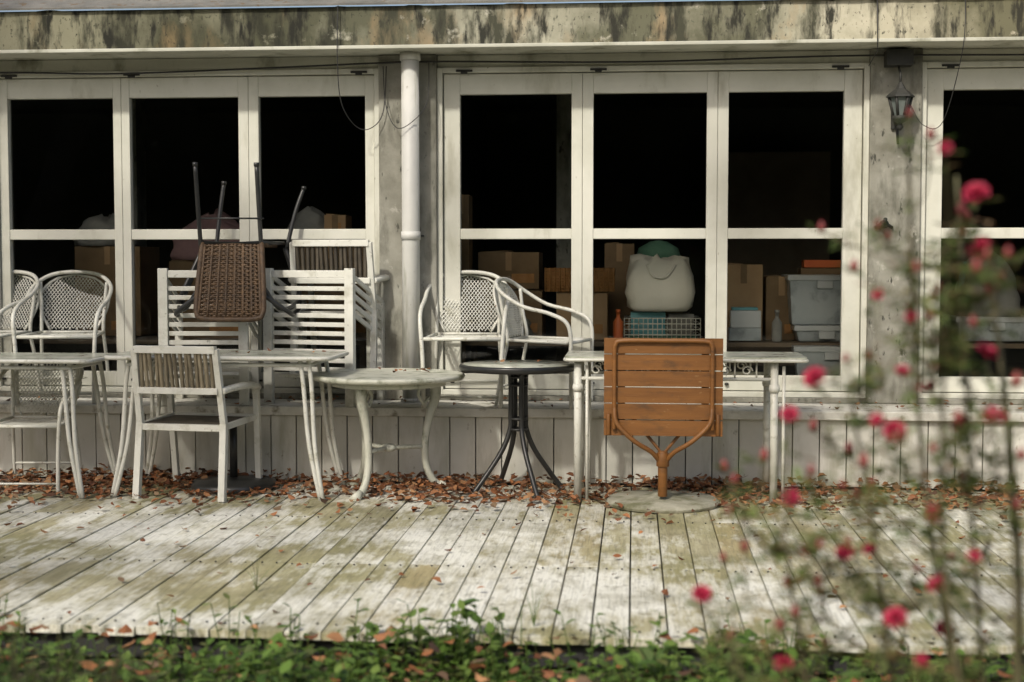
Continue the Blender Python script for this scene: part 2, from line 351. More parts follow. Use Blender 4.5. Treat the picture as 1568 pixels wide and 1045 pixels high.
for k in range(6):
    a=k*math.pi/3; s.tube([(lx+.036*math.cos(a),ly+.036*math.sin(a),2.14),(lx+.066*math.cos(a),ly+.066*math.sin(a),2.255)],.009,'lamp',6)
s.lathe([(.006,-.09),(.02,-.07),(.012,-.05),(.048,-.03),(.045,-.005)],(lx,ly,2.15),'lamp',12)
s.tube([(lx,.38,2.09),(lx+.01,.39,1.99)],.008,'lamp',6); s.obj('wall_lantern')
s=MB(); s.tube([(1.47,.41,1.52),(1.47,.36,1.52)],.025,'lamp',12); s.tube([(1.47,.37,1.52),(1.47,.34,1.55)],.012,'lamp',8); s.tube([(1.42,.40,1.50),(1.47,.37,1.53),(1.52,.40,1.50)],.01,'lamp',8); s.obj('wall_tap')
s=MB()
s.tube(sm([(-7,.40,2.44),(-4.2,.40,2.47),(-3.2,.40,2.455),(-2.2,.40,2.48),(-1.56,.395,2.50),(-1.2,.395,2.505),(0,.40,2.49),(1.3,.395,2.51),(3,.40,2.50),(5,.4,2.51)],12),.006,'cable',6)
s.tube(sm([(-1.74,.13,2.80),(-1.745,.125,2.5),(-1.74,.2,2.25),(-1.68,.3,2.12),(-1.6,.35,2.10),(-1.52,.38,2.2),(-1.50,.39,2.48)],8),.003,'cable',6)
s.tube(sm([(-1.52,.39,2.48),(-1.50,.36,2.25),(-1.42,.24,2.10),(-1.33,.23,2.12),(-1.24,.3,2.25),(-1.24,.39,2.5)],8),.0025,'cable',6)
s.tube([(1.37,.13,2.82),(1.375,.12,2.5),(1.37,.39,2.45)],.003,'cable',6); s.tube(sm([(1.60,.39,2.25),(1.68,.36,2.10),(1.80,.38,2.12),(1.85,.13,2.5),(1.86,.13,2.8)],8),.0025,'cable',6)
s.obj('hanging_cable')

# ------------------------------------------------------------------ furniture
def mesh_panel(mb,inside,P,s0,s1,t0,t1,sp,r,mt,k=1.25):
    for sg in (1,-1):
        c=t0-k*(s1-s0)-.01
        while c<t1+k*(s1-s0):
            run=[]
            for i in range(31):
                ss=s0+(s1-s0)*i/30; tt=c+ (k*(ss-s0) if sg>0 else k*(s1-ss))
                if t0<=tt<=t1 and inside(ss,tt): run.append(P(ss,tt))
                else:
                    if len(run)>1: mb.tube(run,r,mt,n=4)
                    run=[]
            if len(run)>1: mb.tube(run,r,mt,n=4)
            c+=sp
def mesh_chair(name,Mx):
    c=MB(); c.M=Mx; w='white'
    hoop=sm([(-.225,-.22,0),(-.23,-.22,.28),(-.245,-.21,.50),(-.25,-.10,.575),(-.25,.08,.62),(-.235,.22,.70),(-.15,.29,.765),(0,.30,.785),(.15,.29,.765),(.235,.22,.70),(.25,.08,.62),(.25,-.10,.575),(.245,-.21,.50),(.23,-.22,.28),(.225,-.22,0)],6)
    c.tube(hoop,.0125,w,10)
    for sx in (-1,1):
        c.tube(sm([(sx*.21,.27,0),(sx*.2,.23,.25),(sx*.19,.20,.42),(sx*.195,.23,.58),(sx*.205,.25,.72)],5),.011,w,10)
        c.tube([(sx*.225,-.2,.40),(sx*.19,.20,.41)],.01,w,8)
    c.tube([(-.225,-.215,.40),(.225,-.215,.40)],.011,w,8); c.tube([(-.19,.2,.41),(.19,.2,.41)],.009,w,8)
    c.tube([(-.225,-.21,.06),(.225,-.21,.06)],.007,w,8) ; c.tube([(-.2,.25,.12),(.2,.25,.12)],.007,w,8)
    def Ps(a,b): return Vector((a,b,.405-.018*(1-(a/.25)**2)*(1-(b/.22)**2)))
    mesh_panel(c,lambda a,b:abs(a)<.225-.04*(b+.2)/.4,Ps,-.225,.225,-.215,.2,.028,.0027,w,1)
    def Pb(a,t): return Vector((a,.20+.11*t/.37+.02-.35*a*a,.42+t))
    wd=lambda t:(.14+.075*math.sin(min(1,t/.2)*1.57))*(1 if t<.19 else math.sqrt(max(0,1-((t-.19)/.16)**2)))
    mesh_panel(c,lambda a,t: abs(a)<wd(t),Pb,-.22,.22,0,.35,.028,.0027,w,1.3)
    out=[(wd(.35*i/14),.35*i/14) for i in range(15)]
    c.tube([Pb(a,t) for a,t in out]+[Pb(-a,t) for a,t in reversed(out[:-1])],.008,w,8)
    return c.obj(name)
LZ=.45
mesh_chair('wire_mesh_chair',T(-1.0,.20,LZ,2))
mesh_chair('wire_mesh_chair',T(-.51,.23,LZ,76,.95))
mesh_chair('wire_mesh_chair',T(-3.47,.22,LZ,8))
mesh_chair('wire_mesh_chair',T(-3.98,.22,LZ,-12))
mesh_chair('wire_mesh_chair',T(-3.43,-.36,0,4,.95))

def strap_chair(name,Mx,strip='strip',seat='darkstrip'):
    c=MB(); c.M=Mx; w='white2'
    for sx in (-1,1):
        c.beam((sx*.25,-.02,0),(sx*.245,.03,.42),.038,w); c.beam((sx*.245,.03,.41),(sx*.235,-.05,.83),.034,w)
        c.beam((sx*.255,.50,0),(sx*.265,.44,.58),.034,w)
        c.tube(sm([(sx*.25,-.01,.60),(sx*.285,.12,.615),(sx*.29,.3,.61),(sx*.27,.45,.585)],4),.02,w,8,sx=1.3)
        c.beam((sx*.245,.02,.40),(sx*.255,.46,.415),.03,w)
    c.beam((-.235,-.05,.825),(.235,-.05,.825),.04,w); c.beam((-.235,-.016,.60),(.235,-.016,.60),.036,w); c.beam((-.245,.03,.395),(.245,.03,.395),.036,w); c.beam((-.25,.46,.41),(.25,.46,.41),.036,w)
    n=15
    for i in range(n):
        x=-.205+.41*i/(n-1); c.tube([(x-.0,-.018+R(-.004,.004),.615),(x+R(-.008,.008),-.048+R(-.004,.004),.808)],.0125,strip,6,flat=True)
    for i in range(9):
        y=.07+.36*i/8; c.box(-.235,.235,y-.018,y+.018,.405,.415,seat)
    return c.obj(name,bevel=.003)
strap_chair('patio_armchair',T(-2.46,-.68,0,-7))
strap_chair('patio_armchair',T(-1.81,.27,.585,-3),'darkstrip')

def slat_chair(name,Mx,wd):
    c=MB(); c.M=Mx; w='white2'; h=.80
    for sx in (-1,1):
        c.box(sx*wd/2-.028,sx*wd/2+.028,-.018,.02,0,h+.01,w)
        c.box(sx*wd/2-.022,sx*wd/2+.022,.40,.44,0,h-.20,w)
    c.box(-wd/2+.029,wd/2-.029,-.01,.02,h-.045,h-.002,w)
    z=.2
    while z<h-.08:
        c.box(-wd/2+.029,wd/2-.029,-.004,.014,z,z+.027,w)
        z+=.053
    for sx in (-1,1):
        for k in range(5):
            zz=h-.03-k*.055
            x0=sx*wd/2
            c.tube([Vector((x0,.022,zz)),Vector((x0+.01,.43,zz-.17))],.02,w,n=4,flat=True,sx=.5,twist=math.pi/4)
    for k in range(6): c.box(-wd/2+.029,wd/2-.029,.05+k*.06,.05+k*.06+.05,.155,.175,w)
    c.box(-wd/2+.023,wd/2-.023,.41,.43,.12,.17,w)
    return c.obj(name,bevel=.003)
slat_chair('slatted_armchair',T(-2.53,.0,LZ,6),.47)
slat_chair('slatted_armchair',T(-1.915,.07,LZ,-15),.54)

c=MB(); c.M=T(-2.34,-.01,0,6)
def Pw(a,t): return Vector((a*(.86+.14*(t/.42)),-.06-.10*t/.42,1.40-t))
N=15
for i in range(N):
    a=-.18+.36*i/(N-1); c.tube([Pw(a,t*.42/8)+Vector((0,(.004 if (i)%2 else -.004),0)) for t in range(9)],.009,'wicker',6)
for k in range(34):
    t=.010+.405*k/33; c.tube([Pw(-.19+.38*j/14,t)+Vector((0,(-.008 if (j+k)%2 else .008),0)) for j in range(15)],.0066,'wicker',6)
c.tube(sm([Pw(-.2,-.01),Pw(-.2,.3),Pw(-.19,.40),Pw(-.15,.43),Pw(0,.435),Pw(.15,.43),Pw(.19,.40),Pw(.2,.3),Pw(.2,-.01)],4),.016,'wicker',10)
for (x,y,x2,y2,zt) in ((-.18,-.06,-.20,-.10,1.86),(.17,-.06,.15,-.08,1.86),(-.17,.36,-.13,.42,1.78),(.26,.36,.36,.42,1.75)):
    c.tube(sm([(x,y,1.38),((x+x2)/2,(y+y2)/2,1.6),(x2,y2,zt)],4),.013,'black',8)
    c.tube([(x2,y2,zt-.01),(x2,y2,zt+.012)],.016,'black',8)
for sx in (-1,1):
    for o in (0,.05):
        c.tube(sm([(sx*.18,-.10,1.16-o),(sx*(.27+o),-.06,1.03-o*.4),(sx*(.34),.06,1.04-o),(sx*.35,.24,1.12-o),(sx*.25,.36,1.38)],6),.014,'black',8)
for k in range(14): c.tube([(-.18,-.04+.41*k/13,1.395+(.004 if k%2 else 0)),(.2,-.04+.41*k/13,1.395)],.012,'wicker',6)
c.tube([(-.18,-.06,1.41),(.18,-.06,1.41),(.24,.38,1.41),(-.18,.38,1.41)],.012,'black',8,closed=True)
c.tube([(-.2,-.08,1.55),(.19,-.08,1.55)],.006,'black',6)
c.obj('wicker_chair')

def rect_top(c,x0,x1,y0,y1,z,th,mt,rr=.06):
    pts=[]
    for (cx,cy,a0) in ((x1-rr,y1-rr,0),(x0+rr,y1-rr,90),(x0+rr,y0+rr,180),(x1-rr,y0+rr,270)):
        for k in range(6): a=rad(a0+k*18); pts.append((cx+rr*math.cos(a),cy+rr*math.sin(a)))
    n=len(pts)
    c.add([(p[0],p[1],z-th) for p in pts]+[(p[0],p[1],z) for p in pts],[tuple(range(n-1,-1,-1)),tuple(range(n,2*n))]+[(i,(i+1)%n,n+(i+1)%n,n+i) for i in range(n)],mt)
    return pts
def splay_table(name,x0,x1,y0,y1,z,leg='white',rail='white'):
    c=MB(); p=rect_top(c,x0,x1,y0,y1,z,.012,'tabletop'); c.tube([(a,b,z-.012) for a,b in p],.012,rail,8,closed=True)
    for sx,X in ((-1,x0),(1,x1)):
        for sy,Y in ((-1,y0),(1,y1)):
            for o in (0,.045):
                c.tube(sm([(X-sx*(.13+o),Y-sy*.06,z-.02),(X-sx*(.11+o),Y-sy*.05,z-.16),(X-sx*(.09+o*.7),Y-sy*.03,.30),(X-sx*(.04+o*.3),Y-sy*.0,.0)],4),.0125,leg,8)
        c.tube([(X-sx*.12,y0+.06,z-.05),(X-sx*.12,y1-.06,z-.05)],.011,leg,8)
    c.tube([(x0+.12,y0+.05,z-.05),(x1-.12,y0+.05,z-.05)],.011,leg,8); c.tube([(x0+.12,y1-.05,z-.05),(x1-.12,y1-.05,z-.05)],.011,leg,8)
    return c.obj(name)
splay_table('patio_table',-2.90,-1.64,-.64,-.10,.785)
splay_table('patio_table',-4.15,-2.97,-.68,-.12,.765)
c=MB(); c.lathe([(.24,0),(.25,.02),(.235,.045),(.08,.06),(.035,.065)],(-2.28,-.27,.003),'black',36); c.tube([(-2.28,-.27,.06),(-2.28,-.27,.40)],.022,'black',14)
c.obj('umbrella_base')
c=MB(); cx,cy=-1.375,-.30
c.lathe([(.38,-.03),(.42,-.028),(.432,-.012),(.426,0),(.41,.003),(.39,-.002),(.02,-.001)],(cx,cy,.668),'cast',56)
for a in (247,22,140):
    a=rad(a); P=lambda r,z:(cx+r*math.cos(a),cy+r*math.sin(a),z)
    c.tube(sm([P(.20,.64),P(.265,.60),P(.27,.53),P(.235,.42),P(.21,.28),P(.215,.15),P(.26,.05),P(.33,.012)],5),[.021+.012*max(0,math.cos(i*.09)) for i in range(36)],'cast',10)
    c.tube(sm([P(.21,.60),P(.17,.56),P(.20,.50),P(.235,.53)],4),.009,'cast',8)
    c.tube([P(.35,.0),P(.29,.035)],[.032,.02],'cast',10); c.tube([(cx,cy,.25),P(.21,.25)],.013,'cast',8)
c.lathe([(.03,-.02),(.045,0),(.03,.02)],(cx,cy,.25),'cast',16); c.lathe([(.32,-.05),(.32,-.02),(.29,-.02),(.29,-.05)],(cx,cy,.655),'cast',40)
c.obj('round_garden_table')
c=MB(); cx,cy=-.645,-.27
c.lathe([(.31,-.035),(.328,-.03),(.333,-.008),(.326,.002)],(cx,cy,.725),'black',48); c.lathe([(.30,-.006),(.312,.003),(.01,.0035)],(cx,cy,.725),'tabletop',48)
for k in range(4):
    a=rad(28+90*k); P=lambda r,z:(cx+r*math.cos(a),cy+r*math.sin(a),z)
    c.tube(sm([P(.15,.695),P(.06,.68),P(.045,.62),P(.045,.45),P(.05,.36),P(.10,.24),P(.20,.10),P(.27,.012)],5),.0145,'black',10)
    c.tube([P(.27,.0),P(.27,.02)],.019,'black',10)
for z in (.655,.61,.36,.42): c.lathe([(.05,-.008),(.058,0),(.05,.008),(.02,.0)],(cx,cy,z),'black',20)
c.obj('bistro_table')
c=MB(); x0,x1,y0,y1,z=-.37,.92,-.58,-.08,.79
p=rect_top(c,x0,x1,y0,y1,z,.01,'tabletop',.03); c.tube([(a*1.0,b,z-.018) for a,b in p],.009,'white',8,closed=True)
for X in (x0+.07,x1-.17):
    for Y in (y0+.05,y1-.05):
        c.tube([(X,Y,0),(X,Y,z-.02)],.021,'white',14); c.tube([(X+.05,Y,.0),(X+.05,Y,z-.05)],.009,'white',8)
        c.lathe([(.026,-.02),(.03,0),(.026,.02)],(X,Y,.62),'white',14)
    c.tube([(X,y0+.05,.66),(X,y1-.05,.66)],.009,'white',8)
for Y in (y0+.05,y1-.05):
    c.tube([(x0+.07,Y,.67),(x1-.17,Y,.67)],.010,'white',8)
    for k in range(9):
        X=x0+.17+k*.115
        if X>x1-.25: break
        c.tube([(X+.03*math.cos(j*.7)*(1-.06*j),Y,.715+.028*math.sin(j*.7)*(1-.06*j)) for j in range(12)],.005,'white',6)
        c.tube([(X+.05,Y,.68),(X+.05,Y,.76)],.005,'white',6)
c.obj('scrollwork_table')
c=MB(); c.M=T(.155,-.73,0,-1); W2=.31
for i in range(6):
    z0=.385+i*.0865; c.box(-W2+.0,W2-.0,0,.022,z0,z0+.081,'orange')
for X in (-.22,.22): c.box(X-.02,X+.02,.024,.045,.40,.88,'orange')
c.tube(sm([(-.255,-.014,.42),(-.255,-.014,.6),(-.255,-.014,.82),(-.25,-.014,.865),(-.215,-.014,.885),(0,-.014,.887),(.215,-.014,.885),(.25,-.014,.865),(.255,-.014,.82),(.255,-.014,.6),(.255,-.014,.42)],4),.012,'orange',10)
for sx in (-1,1):
    c.tube(sm([(sx*.255,-.016,.53),(sx*.24,-.03,.45),(sx*.15,-.03,.36),(sx*.06,.0,.30),(sx*.02,.03,.25)],5),.0125,'orange',10)
    c.tube([(sx*.285,-.006,.39),(sx*.285,-.006,.50)],.012,'orange',8)
c.tube([(0,.04,.06),(0,.04,.30)],.025,'orange',14); c.tube([(0,.04,.22),(0,.04,.29)],.034,'orange',14); c.tube([(-.22,.055,.55),(0,.05,.28),(.22,.055,.55)],.012,'orange',8)
c.lathe([(.30,0),(.305,.015),(.29,.03),(.08,.04),(.04,.06)],(0,.14,.003),'cbase',44)
c.obj('folding_table',bevel=.003)

# ------------------------------------------------------------------ interior items
def carton(name,x0,x1,y0,y1,z0,z1,mt='card'):
    c=MB(); c.box(x0,x1,y0,y1,z0,z1,mt); xm=(x0+x1)/2
    c.box(xm-.02,xm+.02,y0-.002,y1,z1-.12 if z1-z0>.15 else z0+.01,z1+.002,'card2' if mt=='card' else 'card')
    c.box(x0+.01,xm-.005,y0+.01,y1-.01,z1+.001,z1+.008,mt,rot=Matrix.Rotation(rad(R(-4,4)),3,'Y'))
    c.box(xm+.02,x1-.03,y0-.0025,y0,z0+.04,z0+.1,'basket'); return c.obj(name,bevel=.004)
def bin_(name,x0,x1,y0,y1,z0,z1):
    c=MB(); d=.02
    vs=[(x0+d,y0+d,z0),(x1-d,y0+d,z0),(x1-d,y1-d,z0),(x0+d,y1-d,z0),(x0,y0,z1),(x1,y0,z1),(x1,y1,z1),(x0,y1,z1)]
    c.add(vs,[(3,2,1,0),(4,5,6,7),(0,1,5,4),(1,2,6,5),(2,3,7,6),(3,0,4,7)],'bin'); c.box(x0-.012,x1+.012,y0-.012,y1+.012,z1-.01,z1+.025,'binlid'); c.box((x0+x1)/2-.05,(x0+x1)/2+.05,y0-.02,y0,z1-.06,z1-.01,'binlid')
    return c.obj(name,bevel=.006)
c=MB()
for a,b in ((-1.15,1.9),(2.0,4.6),(-4.5,-1.7)):
    c.box(a,b,.85,1.6,.76,.79,'brick')
    for X in (a+.05,b-.05):
        for Y in (.9,1.55): c.box(X-.02,X+.02,Y-.02,Y+.02,.44,.76,'brick')
c.obj('storage_table',bevel=.003)
carton('cardboard_box',-1.02,-.62,1.1,1.5,1.12,1.36,'card2'); carton('cardboard_box',-1.04,-.60,1.1,1.5,.795,1.11,'card2')
carton('cardboard_box',-.50,-.17,1.0,1.35,.795,1.10,'card'); carton('cardboard_box',.58,.82,1.0,1.3,.795,1.28,'card')
carton('cardboard_box',.85,1.05,1.1,1.4,.795,1.20,'card2'); carton('cardboard_box',-.2,.0,1.5,1.59,.795,1.42,'card2')
carton('cardboard_box',-2.0,-1.86,.9,1.1,1.45,1.60,'card');carton('cardboard_box',-2.2,-1.7,.87,1.3,.80,1.44,'card2')
carton('cardboard_box',-3.75,-3.3,1.1,1.5,.80,1.40,'card2'); carton('cardboard_box',2.05,2.3,1.0,1.4,.795,1.1,'card')
carton('cardboard_box',-1.15,-1.04,.75,.95,.79,1.72,'card2'); carton('cardboard_box',-3.1,-2.6,1.1,1.5,.79,1.30,'card2')
c=MB()
for k in range(7):
    z=1.115+k*.022; c.tube([(-.57,.98,z),(-.13,.98,z),(-.13,1.25,z),(-.57,1.25,z)],.011,'basket',6,closed=True)
for k in range(15): c.tube([(-.57+.0314*k,.968,1.11),(-.57+.0314*k,.968,1.26)],.006,'basket',6)
c.box(-.56,-.14,.99,1.24,1.112,1.12,'basket'); c.obj('wicker_basket')
c=MB(); n=40; prof=[(.80,0),(.98,.03),(1.03,.12),(1.0,.22),(.95,.28),(.88,.325),(.6,.335),(.05,.31)]
vs=[];fs=[]
for r,z in prof:
    for j in range(n):
        a=2*math.pi*j/n; ca,sa=math.cos(a),math.sin(a)
        q=(abs(ca)**5+abs(sa)**5)**-.2; nn=1+.10*noise.noise(Vector((ca*3,sa*3,z*12)))
        vs.append((.165+.205*r*q*ca*nn,.92+.12*r*q*sa*nn,.985+z+.05*noise.noise(Vector((ca*3,sa*3,4)))*(z/.33)))
for i in range(len(prof)-1):
    for j in range(n): fs.append((i*n+j,i*n+(j+1)%n,(i+1)*n+(j+1)%n,(i+1)*n+j))
fs+=[tuple(range(n-1,-1,-1)),tuple((len(prof)-1)*n+j for j in range(n))]
c.add(vs,fs,'bag',True); c.tube(sm([(.08,.81,1.28),(.12,.79,1.21),(.20,.79,1.205),(.26,.81,1.28)]),.009,'bag',6); c.obj('tote_bag')
c=MB()
for k in range(5):
    z=.80+k*.035; c.tube([(-.06,.86,z),(.42,.86,z),(.42,1.2,z),(-.06,1.2,z)],.004,'white',6,closed=True)
for k in range(17): c.tube([(-.06+.03*k,.86,.80),(-.06+.03*k,.86,.94)],.003,'white',6)
c.box(-.04,.40,.88,1.18,.80,.83,'green'); c.box(-.02,.2,.9,1.15,.835,.975,'blue'); c.box(.22,.38,.9,1.15,.835,.965,'grey'); c.obj('wire_basket')
c=MB(); c.lathe([(.12,0),(.15,.03),(.13,.09),(.06,.13),(.01,.14)],(.16,1.3,1.30),'green',20); c.box(-.0,.32,1.2,1.42,.80,1.30,'card2'); c.obj('cloth_bundle')
bin_('storage_bin',.98,1.42,.92,1.3,.90,1.19); bin_('storage_bin',1.02,1.40,.88,1.1,.795,.872); bin_('storage_bin',1.0,1.45,.72,.84,.50,.75); bin_('storage_bin',2.02,2.5,.9,1.3,.80,.93)
c=MB(); c.box(.60,.80,.86,.98,.80,.88,'bin'); c.box(.61,.80,.87,.98,.882,.99,'binlid'); c.box(.62,.78,.868,.98,.992,1.01,'blue'); c.obj('paper_stack',bevel=.003)
c=MB(); c.box(1.12,1.38,1.35,1.5,1.26,1.31,'red'); c.box(1.1,1.40,1.35,1.55,.8,1.255,'card2'); c.obj('document_folder',bevel=.003)
def lump(name,cx,cy,z0,rx,ry,h,mt):
    c=MB(); n=30; vs=[];fs=[]; m=9
    for i in range(m+1):
        t=i/m; r=max(.03,(1-t**2.6))**.5
        for j in range(n):
            a=6.283*j/n; k=1+.3*noise.noise(Vector((math.cos(a)*1.8+cx,math.sin(a)*1.8,t*3+cx)))
            vs.append((cx+rx*r*k*math.cos(a),cy+ry*r*k*math.sin(a),z0+h*t*(1+.35*noise.noise(Vector((math.cos(a)*1.5,math.sin(a)*1.5,cx))))))
    for i in range(m):
        for j in range(n): fs.append((i*n+j,i*n+(j+1)%n,(i+1)*n+(j+1)%n,(i+1)*n+j))
    fs+=[tuple(range(n-1,-1,-1)),tuple(m*n+j for j in range(n))]
    c.add(vs,fs,mt,True); return c.obj(name)
lump('cloth_pile',-2.85,1.3,1.31,.30,.2,.28,'pink'); lump('cloth_pile',-2.15,1.15,1.445,.15,.15,.2,'grey'); lump('cloth_pile',2.25,1.1,.955,.2,.18,.36,'grey'); lump('cloth_pile',-3.6,1.3,1.405,.22,.2,.2,'grey')
lump('cloth_pile',-.8,.95,.79,.16,.08,.2,'grey')
for (X,Z,mt) in ((.50,.795,'blue'),(-.78,.80,'white2'),(2.1,1.1,'blue'),(-.1,.795,'red'),(.90,.795,'grey')):
    c=MB(); c.lathe([(.03,0),(.032,.01),(.032,.12),(.012,.15),(.012,.18),(.015,.18),(.015,.2)],(X,.88 if Z<1 else 1.1,Z),mt,14); c.obj('plastic_bottle')

# ------------------------------------------------------------------ litter
c=MB()
def dead(x,y,z,s=1):
    sz=R(.028,.062)*s; a=R(0,6.28); d=Vector((math.cos(a),math.sin(a),R(-.25,.5))); up=Vector((R(-.6,.6),R(-.6,.6),1))
    c.leaf(Vector((x,y,z+R(.004,.02))),d,up,sz,sz*R(.5,.75),'litter',R(-.5,.6))
for i in range(9400):
    x=R(-5.5,4.2); y=-abs(random.gauss(0,.41))-.02
    den=noise.noise(Vector((x*1.3,y*2,0)))
    if y<-1.2 or (y<-.66 and random.random()<.55) or (den<-.08 and random.random()<.55): continue
    if -.8<x<.0 and random.random()<.2: continue
    if x>1.1 and random.random()<.45: continue
    dead(x,y,.004+max(0,(.5+y))*R(0,.12))
for i in range(200): dead(R(-5,4),-R(.8,3.3),.002,.75)
for i in range(260): dead(R(-4.8,3.5),R(-.02,.42),.452,.7)
for i in range(9): dead(R(-1.6,-1.15),R(-.5,-.1),.670,.8)
for i in range(14): dead(R(-2.8,-1.7),R(-.55,-.15),.787,.6)
for i in range(5): dead(R(-.8,-.5),R(-.4,-.1),.728,.6)
for i in range(900): dead(R(-3,2.5),R(-4.6,-3.35),R(-.12,.04),1.1)
for i in range(160):
    y=R(.25,.9); dead(R(-6,4),y,2.815+.42*(y-.12),.8)
c.obj('fallen_leaves')

# ------------------------------------------------------------------ weeds
c=MB()
def plant(x,y,h,n,sz,z0=-.14,mt='leafg'):
    lean=Vector((R(-.3,.3),R(-.3,.3),1)).normalized()
    for k in range(n):
        t=(k+1)/n; p=Vector((x,y,z0))+lean*h*t; a=k*2.4+R(0,1)
        d=Vector((math.cos(a),math.sin(a),R(-.1,.7))); s_=sz*R(.6,1.2)
        c.leaf(p,d,Vector((0,0,1)),s_,s_*R(.45,.65),mt,R(-.1,.35))
    if h>.12: c.tube([Vector((x,y,z0)),Vector((x,y,z0))+lean*h],.0018,mt,4)
for i in range(3200):
    y=R(-4.9,-3.36); x=R(-3.4,2.6)
    den=noise.noise(Vector((x*1.5,y*2.2,2)))
    h=R(.06,.15)+max(0,den)*.24
    if den<-.2 and random.random()<.6: continue
    if y>-3.5: h*=.9
    plant(x,y,h,random.randint(4,7),R(.03,.055)+max(0,den)*.05)
for i in range(80):
    x=R(-2.6,1.3)
    if noise.noise(Vector((x*2.2,5,1)))>-.15: plant(x,R(-3.6,-3.36),R(.17,.28),random.randint(5,8),R(.03,.05))
c.obj('ground_cover_plants')
c=MB()
for i in range(430):
    a=R(0,6.28); r=math.sqrt(R(0,1)); x=-1.36+.30*r*math.cos(a); y=-5.05+.28*r*math.sin(a)
    plant(x,y,R(.25,.66)*(1-.45*r*r),9,R(.015,.032),mt='bushleaf')
c.obj('low_bush')
c=MB()
for (X,Y) in ((-1.48,-2.75),(-.35,-3.2)):
    for k in range(7):
        a=R(0,6.28); h=R(.08,.2); c.tube([Vector((X,Y,0)),Vector((X+.02*math.cos(a),Y+.02*math.sin(a),h*.6)),Vector((X+.05*math.cos(a),Y+.05*math.sin(a),h))],[.0012,.001,.0004],'leafg',4)
c.obj('grass_tuft')

# ------------------------------------------------------------------ rose bush
c=MB()
big=[(.627,1.424,1.05),(.640,1.322,1.0),(.673,1.126,.95),(.344,1.079,.95),(.499,.974,.95),(.621,.990,.9),(.646,1.018,1.0),(.292,1.012,.75),(.302,.847,.8),(.551,.835,.8),(.338,.738,.7),(.409,.738,.8),(.484,.643,.95),(.137,.643,.85),(.555,.710,.85),(.287,.534,.8),(.61,.58,.85)]
small=[(.455,1.367),(.373,1.367),(.535,1.495),(.529,1.586),(.487,1.233),(.529,1.194),(.397,1.118),(.589,1.391),(.555,1.057),(.427,.929),(.326,.917),(.373,.558),(.56,1.54),(.43,1.02),(.36,.97),(.33,.80),(.47,.86),(.60,.78),(.52,.58),(.25,.93),(.45,.75),(.29,.70),(.37,.65),(.58,.92),(.66,.84),(.18,.71),(.56,1.25),(.42,1.29),(.49,1.10),(.68,1.25),(.70,.95),(.40,.88)]
def flower(p,s):
    ax=Vector((R(-.5,.3),R(-.9,-.2),R(.3,1))).normalized(); e1=ax.orthogonal().normalized(); e2=ax.cross(e1)
    for ring,(n,r,tilt) in enumerate(((7,.021,.15),(7,.020,.6),(6,.017,1.2),(4,.012,2.6))):
        for k in range(n):
            a=6.283*k/n+ring*.5+R(-.2,.2)
            rd=e1*math.cos(a)+e2*math.sin(a)
            c.leaf(Vector(p)+rd*.002*s,rd+ax*tilt,ax,r*s*1.15,r*s*1.3,'petal',.4)
def bud(p,s=1):
    c.lathe([(.001,-.010*s),(.006*s,-.005*s),(.0075*s,.001*s),(.005*s,.008*s),(.001,.013*s)],p,'bud',8)
    for k in range(4):
        a=k*1.57; c.leaf(Vector(p)+Vector((0,0,-.009*s)),Vector((math.cos(a),math.sin(a),.3)),Vector((0,0,1)),.014*s,.006*s,'rleaf')
bases=[(.62,-5.45),(.70,-5.55),(.52,-5.4),(.78,-5.3),(.45,-5.5),(.60,-5.65),(.66,-5.5),(.40,-5.45)]
hubs=[]
for k,(bx,by) in enumerate(bases):
    tx=[.53,.66,.42,.74,.28,.56,.60,.16][k]; tz=[1.58,1.3,1.05,1.15,.80,1.25,1.46,.62][k]; ty=by+R(-.1,.1)
    path=sm([(bx,by,-.14),(bx+R(-.03,.03),by,.25),((bx+tx)/2+R(-.03,.03),(by+ty)/2,tz*.6),(tx,ty,tz)],8)
    c.tube(path,[.0065*(1-.7*i/len(path))+.001 for i in range(len(path))],'rstem',6); hubs+=path[5:]
def sprig(p,s,kind,dens=2):
    tgt=Vector(p)
    cand=sorted(hubs,key=lambda h:(h-tgt).length+ (2 if h.z>tgt.z-.06 else 0))[:4]; h=random.choice(cand)
    mid=(h+tgt)/2+Vector((R(-.03,.03),R(-.03,.03),-.03))
    path=sm([h,mid,tgt-Vector((0,0,.01))],6); c.tube(path,.0016,'rstem',5)
    for q in path[2:]:
        for _ in range(random.randint(0,dens)):
            a=R(0,6.28); d=Vector((math.cos(a),math.sin(a),R(-.3,.5)))
            for m in range(3): c.leaf(q+d*.014*m,(d+Vector((R(-.8,.8),R(-.8,.8),R(-.3,.3)))),Vector((0,0,1)),R(.016,.034),R(.009,.016),'rleaf')
    if kind==1: flower(tgt,s)
    elif kind==0: bud(tgt,R(.8,1.3))
    if len(path)>3 and random.random()<.6: hubs.append(path[3])
for X,Z,s_ in big: sprig((X,-5.5+R(-.15,.12),Z),s_,1,2)
for X,Z in small:
    if random.random()<.35: sprig((X,-5.5+R(-.2,.2),Z),.55,1,2)
    else: sprig((X,-5.5+R(-.2,.2),Z),1.1,0,2)
for i in range(120):
    z=R(.2,1.4); X=.55+random.gauss(0,.15)-.14*(z<.95)
    if z>1.0 and X<.44: X=R(.46,.72)
    sprig((X,-5.5+R(-.35,.3),z),.5,random.choice((0,0,2,2)) if z<1.1 else random.choice((0,2)),random.choice((1,1,2)))
c.obj('rose_bush')

